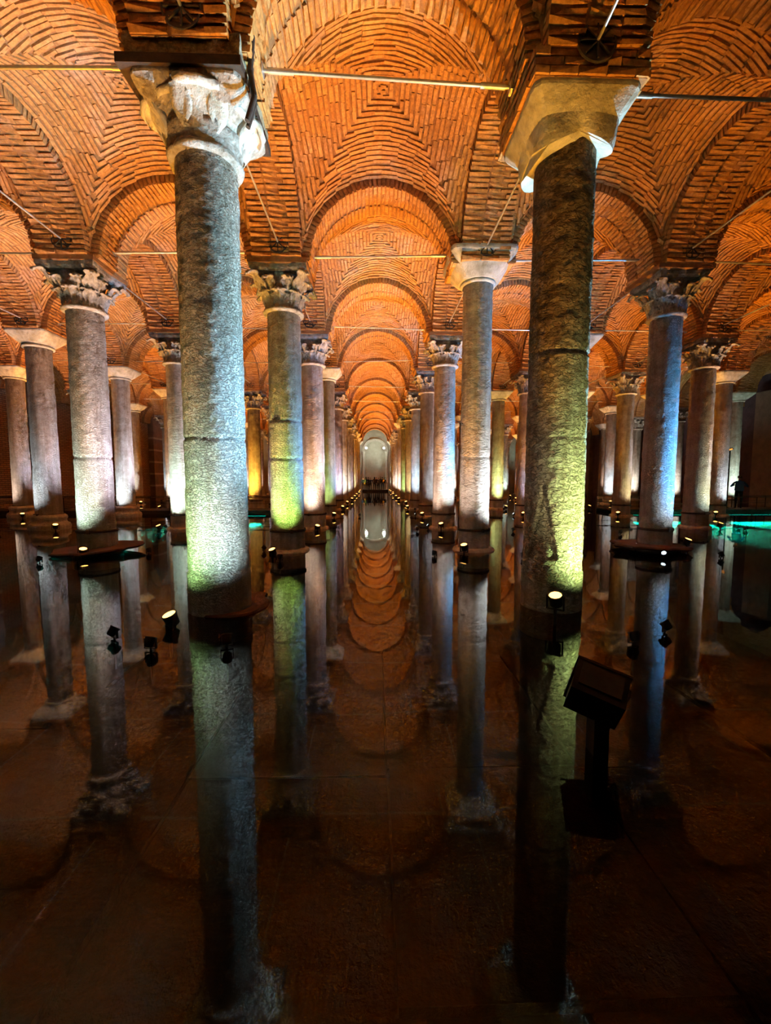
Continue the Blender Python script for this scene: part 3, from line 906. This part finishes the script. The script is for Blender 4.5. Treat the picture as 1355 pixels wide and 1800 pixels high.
for j in range(1, 9):
    for k in range(-3, 4):
        if max(0, abs(k) - 0.5) > 0.93 * (j + 0.2): continue
        za = 7.41 + random.uniform(-.05, .05)
        zb = za + random.uniform(-.10, .10)
        if (k, j) == (0, 1): za, zb = 7.33, 7.19
        if (k, j) == (-1, 1): za, zb = 7.25, 7.32
        if (k, j) == (1, 1): za, zb = 7.14, 7.11
        if (k, j) == (0, 2): za, zb = 7.38, 7.47
        side = 'central aisle' if k == 0 else f'{ORD[abs(k)]} aisle {"left" if k < 0 else "right"} of the central one'
        tie_rod((colx(k - 0.5) + 0.69, rowy(j), za), (colx(k + 0.5) - 0.69, rowy(j), zb), f'steel tie rod across the {side} at row {ORD[j]}', 0.024 if j < 3 else 0.018, sleeves=j <= 3)
    for q in range(-3, 3):
        c = q + 0.5
        if abs(c) > 0.95 * (j + 0.2) or j > 6: continue
        zc = {(-0.5, 1): 7.30, (0.5, 1): 7.06}.get((c, j), 7.33)
        z0 = 7.36
        y0 = rowy(j - 1) + 0.72
        tie_rod((colx(c) + (0.05 if c < 0 else 0.02), y0, z0), (colx(c) + (0.05 if c < 0 else 0.02), rowy(j) - 0.72, zc), f'tie rod with anchor plate above column {where(c, j)}', 0.018, True, False)

# ------------------------------------------------------------------ floodlight on a post in the water
fl = thing('floodlight', 'black box floodlight on a square post standing in the shallow water', 'floodlight', (1.55, 2.75, -0.36))
m_ = MB(); m_.box(0, 0, 0.31, 0.105, 0.105, 0.62); link('post', m_.mesh('post', M_BLACK), fl)
m_ = MB(); m_.box(0, 0, 0.015, 0.17, 0.17, 0.03); link('foot_plate', m_.mesh('foot_plate', M_BLACK), fl)
hrot = Euler((math.radians(30), math.radians(14), math.radians(-30)), 'XYZ')
m_ = MB()
m_.add([(-.19, -.15, -.15), (.19, -.15, -.15), (.19, .12, -.17), (-.19, .12, -.17), (-.19, -.15, .15), (.19, -.15, .15), (.19, .12, .17), (-.19, .12, .17)], BOXF)
hb = link('housing', m_.mesh('housing', M_BLACK), fl, (-0.02, 0.0, 0.79), hrot); hb.scale = (0.87,) * 3
m_ = MB(); m_.box(0, 0.125, 0, 0.40, 0.02, 0.36); link('bezel', m_.mesh('bezel', M_BLACK), hb)
m_ = MB(); m_.box(0, 0.138, 0, 0.34, 0.006, 0.30); link('lens', m_.mesh('lens', mat_emit('warm_flood_lens', (1.0, 0.86, 0.68), 2.0)), hb)
ld = spot_data('flood_light', (1.0, 0.86, 0.70), 50, 70, 0.8, 0.12)
lo = bpy.data.objects.new('flood_light', ld); COL.objects.link(lo); lo.parent = hb; lo.location = (0, 0.16, 0); lo.rotation_euler = (math.radians(90), 0, 0)
m_ = MB(); m_.box(0, 0, 0.165, 0.30, 0.20, 0.016); link('top_fin', m_.mesh('top_fin', M_LAMP), hb)
m_ = MB(); m_.box(0.20, 0, 0, 0.015, 0.06, 0.30); m_.box(-0.20, 0, 0, 0.015, 0.06, 0.30); m_.box(0, 0, -0.19, 0.42, 0.06, 0.015); link('yoke', m_.mesh('yoke', M_BLACK), hb)
m_ = MB(); m_.box(0.13, -0.06, -0.23, 0.09, 0.07, 0.10); link('cable_gland', m_.mesh('cable_gland', M_BLACK), hb)

# ------------------------------------------------------------------ walkways
def walkway(x0, x1, y, label, group, teal=()):
    t = thing('walkway', label, 'walkway', ((x0 + x1) / 2, y, 0), 0, group)
    L = x1 - x0
    n = int(L / 1.2)
    pm = MB(); pm.box(0, 0, 0, L / n - 0.02, 1.7, 0.06); pm = pm.mesh('deck_panel', M_DECK)
    for q in range(n): link('deck_panel', pm, t, (-L / 2 + (q + 0.5) * L / n, 0, 0.16))
    m_ = MB(); m_.box(0, -0.82, 0.07, L, 0.06, 0.14); m_.box(0, 0.82, 0.07, L, 0.06, 0.14); link('edge_beam', m_.mesh('edge_beam', M_DECK), t)
    for sy in (-0.80, 0.80):
        m_ = MB(); m_.tube((-L / 2, sy, 0.86), (L / 2, sy, 0.86), 0.022, 8); link('handrail', m_.mesh('handrail', M_IRON), t)
        m_ = MB(); m_.tube((-L / 2, sy, 0.55), (L / 2, sy, 0.55), 0.010, 6); link('mid_rail', m_.mesh('mid_rail', M_IRON), t)
    m_ = MB(); m_.tube((0, 0, -0.42), (0, 0, 0.86), 0.022, 8); me = m_.mesh('rail_post', M_IRON)
    q = -L / 2
    while q <= L / 2 + 0.01:
        for sy in (-0.80, 0.80): link('rail_post', me, t, (q, sy, 0))
        q += L / max(1, round(L / 1.9))
    for a, b, pw in teal:
        m_ = MB(); m_.box(0, 0, 0, b - a, 0.04, 0.03)
        link('light_strip', m_.mesh('light_strip', M_TEAL), t, ((a + b) / 2 - (x0 + x1) / 2, -0.88, -0.10))
        ld = bpy.data.lights.new('strip_light', 'AREA'); ld.shape = 'RECTANGLE'; ld.size = b - a; ld.size_y = 0.05
        ld.color = (0.0, 0.85, 0.66); ld.energy = pw; ld.spread = math.radians(30)
        lo = bpy.data.objects.new('strip_light', ld); COL.objects.link(lo); lo.parent = t
        lo.location = ((a + b) / 2 - (x0 + x1) / 2, -0.92, -0.10); lo.rotation_euler = (math.radians(-80), 0, 0)
    return t
walkway(X_LEFT + 0.3, colx(-1.12), 4.72 * S, 'dark railed walkway low over the water, ending near the yellow-lit column', 'visitor walkways', [(colx(-2.0), colx(-1.2), 800)])
walkway(colx(2.58), X_RIGHT - 0.3, 4.72 * S, 'dark railed walkway above teal-lit water where a visitor stands', 'visitor walkways', [(colx(2.6), colx(5.2), 9500)])
# platform at the end of the aisle
pf = thing('platform', 'low dark viewing platform where a crowd stands before the end wall', 'platform', (colx(0), 12.15 * S, 0))
for q in range(5):
    m_ = MB(); m_.box(0, 0, 0, 0.70, 2.4, 0.08); link('deck_panel', m_.mesh('deck_panel', M_DECK), pf, (-1.44 + q * 0.72, 0, 0.2))
m_ = MB(); m_.box(0, -1.2, 0.08, 3.6, 0.08, 0.22); link('edge_beam', m_.mesh('edge_beam', M_DECK), pf)
m_ = MB(); m_.tube((-1.75, -1.15, 1.2), (1.75, -1.15, 1.2), 0.025, 8); link('handrail', m_.mesh('handrail', M_IRON), pf)
m_ = MB(); m_.tube((0, 0, 0.2), (0, 0, 1.2), 0.025, 8); me = m_.mesh('rail_post', M_IRON)
for q in range(4): link('rail_post', me, pf, (-1.74 + q * 1.16, -1.15, 0))

# lamps high on the end wall
for sx, sd in ((-1, 'left'), (1, 'right')):
    p = (colx(0) + sx * 1.28, Y_BACK - 1.3, 6.2)
    t = thing('wall_lamp', f'bright round white lamp high on the {sd} of the end wall', 'lamp', p)
    bm = bmesh.new(); bmesh.ops.create_uvsphere(bm, u_segments=16, v_segments=10, radius=0.17)
    me = bpy.data.meshes.new('globe'); bm.to_mesh(me); bm.free(); me.materials.append(mat_emit('white_globe', (0.85, 1.0, 0.98), 5)); link('globe', me, t)
    m_ = MB(); m_.tube((0, 0.1, 0), (0, 1.3, 0.1), 0.035, 8); m_.lathe([(0.1, 0), (0.1, 0.04)], 12, mat=Matrix.Translation((0, 1.3, 0.1)) @ Matrix.Rotation(PI / 2, 4, 'X')); link('wall_arm', m_.mesh('wall_arm', M_IRON), t)
    ld = bpy.data.lights.new('globe_light', 'POINT'); ld.energy = 130; ld.color = (0.85, 1.0, 0.92); ld.shadow_soft_size = 0.18
    lo = bpy.data.objects.new('globe_light', ld); COL.objects.link(lo); lo.parent = t; lo.location = (0, -0.25, 0)

# ------------------------------------------------------------------ people
def cloth(name, c): return mat_plain_noise(name, tuple(x * 0.75 for x in c), c, 6, 0.9, 0.2, 0.01, 20)
M_SKIN = mat_plain_noise('skin', (0.42, 0.26, 0.19), (0.52, 0.34, 0.25), 8, 0.6, 0.05, 0.003, 60)
M_HAIR = mat_plain_noise('hair', (0.02, 0.014, 0.01), (0.05, 0.035, 0.025), 20, 0.6, 0.3, 0.01, 60)
CL = {k: cloth(k, v) for k, v in {'navy_cloth': (0.02, 0.07, 0.19), 'black_cloth': (0.016, 0.015, 0.018), 'grey_cloth': (0.09, 0.085, 0.085),
      'denim_cloth': (0.03, 0.045, 0.09), 'brown_cloth': (0.08, 0.045, 0.03), 'cream_cloth': (0.42, 0.38, 0.32)}.items()}
def body_mesh(pose, fingers=False):
    """one continuous skinned figure, 1.72 m tall, facing -Y"""
    V = []; R = []; E = []
    def add(p, r, parent=None):
        V.append(p); R.append(r)
        if parent is not None: E.append((parent, len(V) - 1))
        return len(V) - 1
    st = pose.get('stride', 0.05); tw = pose.get('sway', 0.0)
    pel = add((0, 0, 0.96), 0.145)
    wa = add((tw * .3, 0.0, 1.12), 0.135, pel); ch = add((tw * .6, 0.01, 1.30), 0.155, wa); nb = add((tw, 0.01, 1.44), 0.085, ch)
    nk = add((tw, 0.0, 1.50), 0.055, nb); h0 = add((tw, -0.02, 1.57), 0.075, nk); h1 = add((tw, -0.02, 1.64), 0.086, h0); add((tw, -0.01, 1.70), 0.062, h1)
    for s in (-1, 1):
        hip = add((s * 0.095, 0, 0.90), 0.098, pel); kn = add((s * 0.105, -0.02 - s * st * 0.6, 0.50), 0.062, hip)
        an = add((s * 0.11, 0.02 - s * st, 0.10), 0.042, kn); add((s * 0.12, -0.10 - s * st, 0.035), 0.036, an)
        sh = add((s * 0.175 + tw, 0.01, 1.40), 0.062, ch)
        el, wr = pose.get('arm' + ('l' if s < 0 else 'r'), ((0.25, 0.03, 1.13), (0.24, -0.06, 0.89)))
        e_ = add((s * el[0] + tw, el[1], el[2]), 0.046, sh); w_ = add((s * wr[0] + tw, wr[1], wr[2]), 0.030, e_)
        dv = (Vector((s * wr[0], wr[1], wr[2])) - Vector((s * el[0], el[1], el[2]))).normalized()
        wp = Vector((s * wr[0] + tw, wr[1], wr[2]))
        pm = add(tuple(wp + dv * 0.07), 0.034, w_)
        if fingers:
            sd = Vector((0, 0, 1)).cross(dv)
            sd = sd.normalized() if sd.length > 0.1 else Vector((1, 0, 0))
            for q, ln in ((-1.5, 0.055), (-0.5, 0.07), (0.5, 0.074), (1.5, 0.06)):
                f0 = add(tuple(wp + dv * 0.11 + sd * q * 0.019), 0.0095, pm)
                f1 = add(tuple(wp + dv * (0.11 + ln * 0.5) + sd * q * 0.021), 0.009, f0)
                add(tuple(wp + dv * (0.11 + ln * 0.85) + sd * q * 0.021 + Vector((0, 0, -0.02))), 0.008, f1)
            t0 = add(tuple(wp + dv * 0.05 + sd * -0.045), 0.011, pm); add(tuple(wp + dv * 0.09 + sd * -0.062), 0.009, t0)
        else:
            add(tuple(wp + dv * 0.15), 0.022, pm)
    me = bpy.data.meshes.new('body_cage'); me.from_pydata(V, E, [])
    o = bpy.data.objects.new('body_cage', me); COL.objects.link(o)
    sk = o.modifiers.new('skin', 'SKIN')
    for i, sv in enumerate(me.skin_vertices[0].data):
        sv.radius = (R[i], R[i] * (0.78 if i in (pel, wa, ch) else 1.0)); sv.use_root = (i == pel)
    sb = o.modifiers.new('sub', 'SUBSURF'); sb.levels = 2; sb.render_levels = 2
    dg = bpy.context.evaluated_depsgraph_get(); dg.update()
    out = bpy.data.meshes.new_from_object(o.evaluated_get(dg))
    bpy.data.objects.remove(o)
    for p in out.polygons: p.use_smooth = True
    return out
def dress(me, top, legs):
    me = me.copy(); me.materials.clear()
    for m in (M_SKIN, CL[top], CL[legs], CL['black_cloth']): me.materials.append(m)
    for p in me.polygons:
        z = p.center.z; hx = abs(p.center.x)
        if z > 1.49: mi = 0
        elif z > 0.92: mi = 1
        elif hx > 0.19: mi = 1 if z > 0.9 else 0
        elif z > 0.09: mi = 2
        else: mi = 3
        p.material_index = mi
    return me
def hair_mesh(long=False):
    m_ = MB(); pr = []
    vs = []; fs = []; n = 18; K = 8
    for k in range(K + 1):
        ph = (k / K) * (PI * 0.62)
        for i in range(n):
            a = 2 * PI * i / n
            front = max(0, -math.sin(a))
            ph2 = ph * (1 - 0.45 * front)
            r = 0.100 * math.sin(ph2); z = 1.645 + 0.108 * math.cos(ph2)
            if long and k == K and front < 0.2: z -= 0.16
            vs.append((r * math.cos(a), -0.012 + r * 1.1 * math.sin(a), z))
    for k in range(K):
        for i in range(n):
            j = (i + 1) % n
            fs.append((k * n + i, k * n + j, (k + 1) * n + j, (k + 1) * n + i))
    m_.add(vs, fs, 0, True)
    return m_.mesh('hair', M_HAIR)
HAIR = [hair_mesh(False), hair_mesh(True)]
ARMS_UP = {'arml': ((0.30, -0.10, 1.18), (0.16, -0.32, 1.36)), 'armr': ((0.30, -0.10, 1.18), (0.16, -0.32, 1.36))}
BODIES = [body_mesh({}), body_mesh({'stride': 0.16}), body_mesh(dict(ARMS_UP, sway=0.01))]
def person(label, loc, rz, b, top, legs, hair, sc=1.0, group=None, body=None):
    t = thing('person', label, 'person', loc, rz, group); t.scale = (sc,) * 3
    link('body', dress(body or BODIES[b], top, legs), t)
    if hair is not None: link('hair', HAIR[hair], t)
    return t
DZ = 0.24
GP = 'visitors on the far platform'
crowd = [(-1.85, 0.1, 0.2, 0, 'navy_cloth', 'denim_cloth', 0, 'navy jacket at the platform end'), (-1.45, -0.3, 3.0, 1, 'navy_cloth', 'black_cloth', 1, 'navy jacket stepping beside the railing'),
         (-1.10, 0.3, 2.6, 0, 'black_cloth', 'black_cloth', 0, 'all black, third in the crowd'), (-0.75, -0.2, 0.5, 2, 'denim_cloth', 'black_cloth', 0, 'denim top raising a phone'),
         (-0.10, -0.5, 3.3, 0, 'brown_cloth', 'black_cloth', 1, 'brown coat in the middle of the platform'), (0.20, 0.2, 0.1, 2, 'black_cloth', 'grey_cloth', 0, 'black top and grey trousers, both arms raised'),
         (0.55, -0.4, 2.9, 1, 'grey_cloth', 'black_cloth', 0, 'grey jumper and black trousers'), (0.85, 0.4, 0.4, 0, 'black_cloth', 'cream_cloth', 1, 'black top with cream trousers'),
         (1.15, -0.2, 3.5, 2, 'brown_cloth', 'denim_cloth', 0, 'brown top and denim trousers, phone raised'), (1.50, 0.65, 2.7, 0, 'black_cloth', 'cream_cloth', 0, 'short hair, black jacket and cream trousers')]
for n, (x, y, rz, b, tp, lg, hr, ds) in enumerate(crowd):
    person('person in ' + ds, (colx(0) + x * 0.9, 12.15 * S + y, DZ), rz, b, tp, lg, hr, 0.95 + 0.1 * ((n * 37) % 10) / 10, GP)
wide = body_mesh({'arml': ((0.36, 0.0, 1.15), (0.16, -0.24, 1.26)), 'armr': ((0.36, 0.0, 1.15), (0.16, -0.24, 1.26)), 'stride': 0.04}, True)
pr = person('person in a dark navy jacket standing with elbows out on the walkway', (4.17 * S, 4.70 * S, 0.19), math.radians(139), 0, 'navy_cloth', 'black_cloth', 0, 1.06, None, wide)
m_ = MB(); m_.box(0, 0.19, 1.20, 0.40, 0.22, 0.50, taper=0.8); link('backpack', m_.mesh('backpack', CL['navy_cloth']), pr)

# lamp post behind that visitor
lp = thing('lamp_post', 'thin dark lamp post with a tilted orange head behind the visitor', 'lamp post', (4.13 * S, 4.70 * S + 0.55, 0.19))
m_ = MB(); m_.tube((0, 0, 0), (0, 0, 3.25), 0.045, 10, r2=0.038); link('pole', m_.mesh('pole', M_IRON), lp)
m_ = MB(); m_.lathe([(0.12, 0), (0.12, 0.03), (0.05, 0.05)], 14); link('base', m_.mesh('base', M_IRON), lp)
m_ = MB(); m_.box(-0.14, 0, 0, 0.52, 0.18, 0.10); hd = link('head', m_.mesh('head', M_IRON), lp, (0, 0, 3.34), (0, math.radians(-14), 0))
m_ = MB(); m_.box(-0.16, -0.095, -0.01, 0.44, 0.012, 0.06); link('lens', m_.mesh('lens', mat_emit('orange_lens', (1.0, 0.33, 0.05), 1.6)), hd)
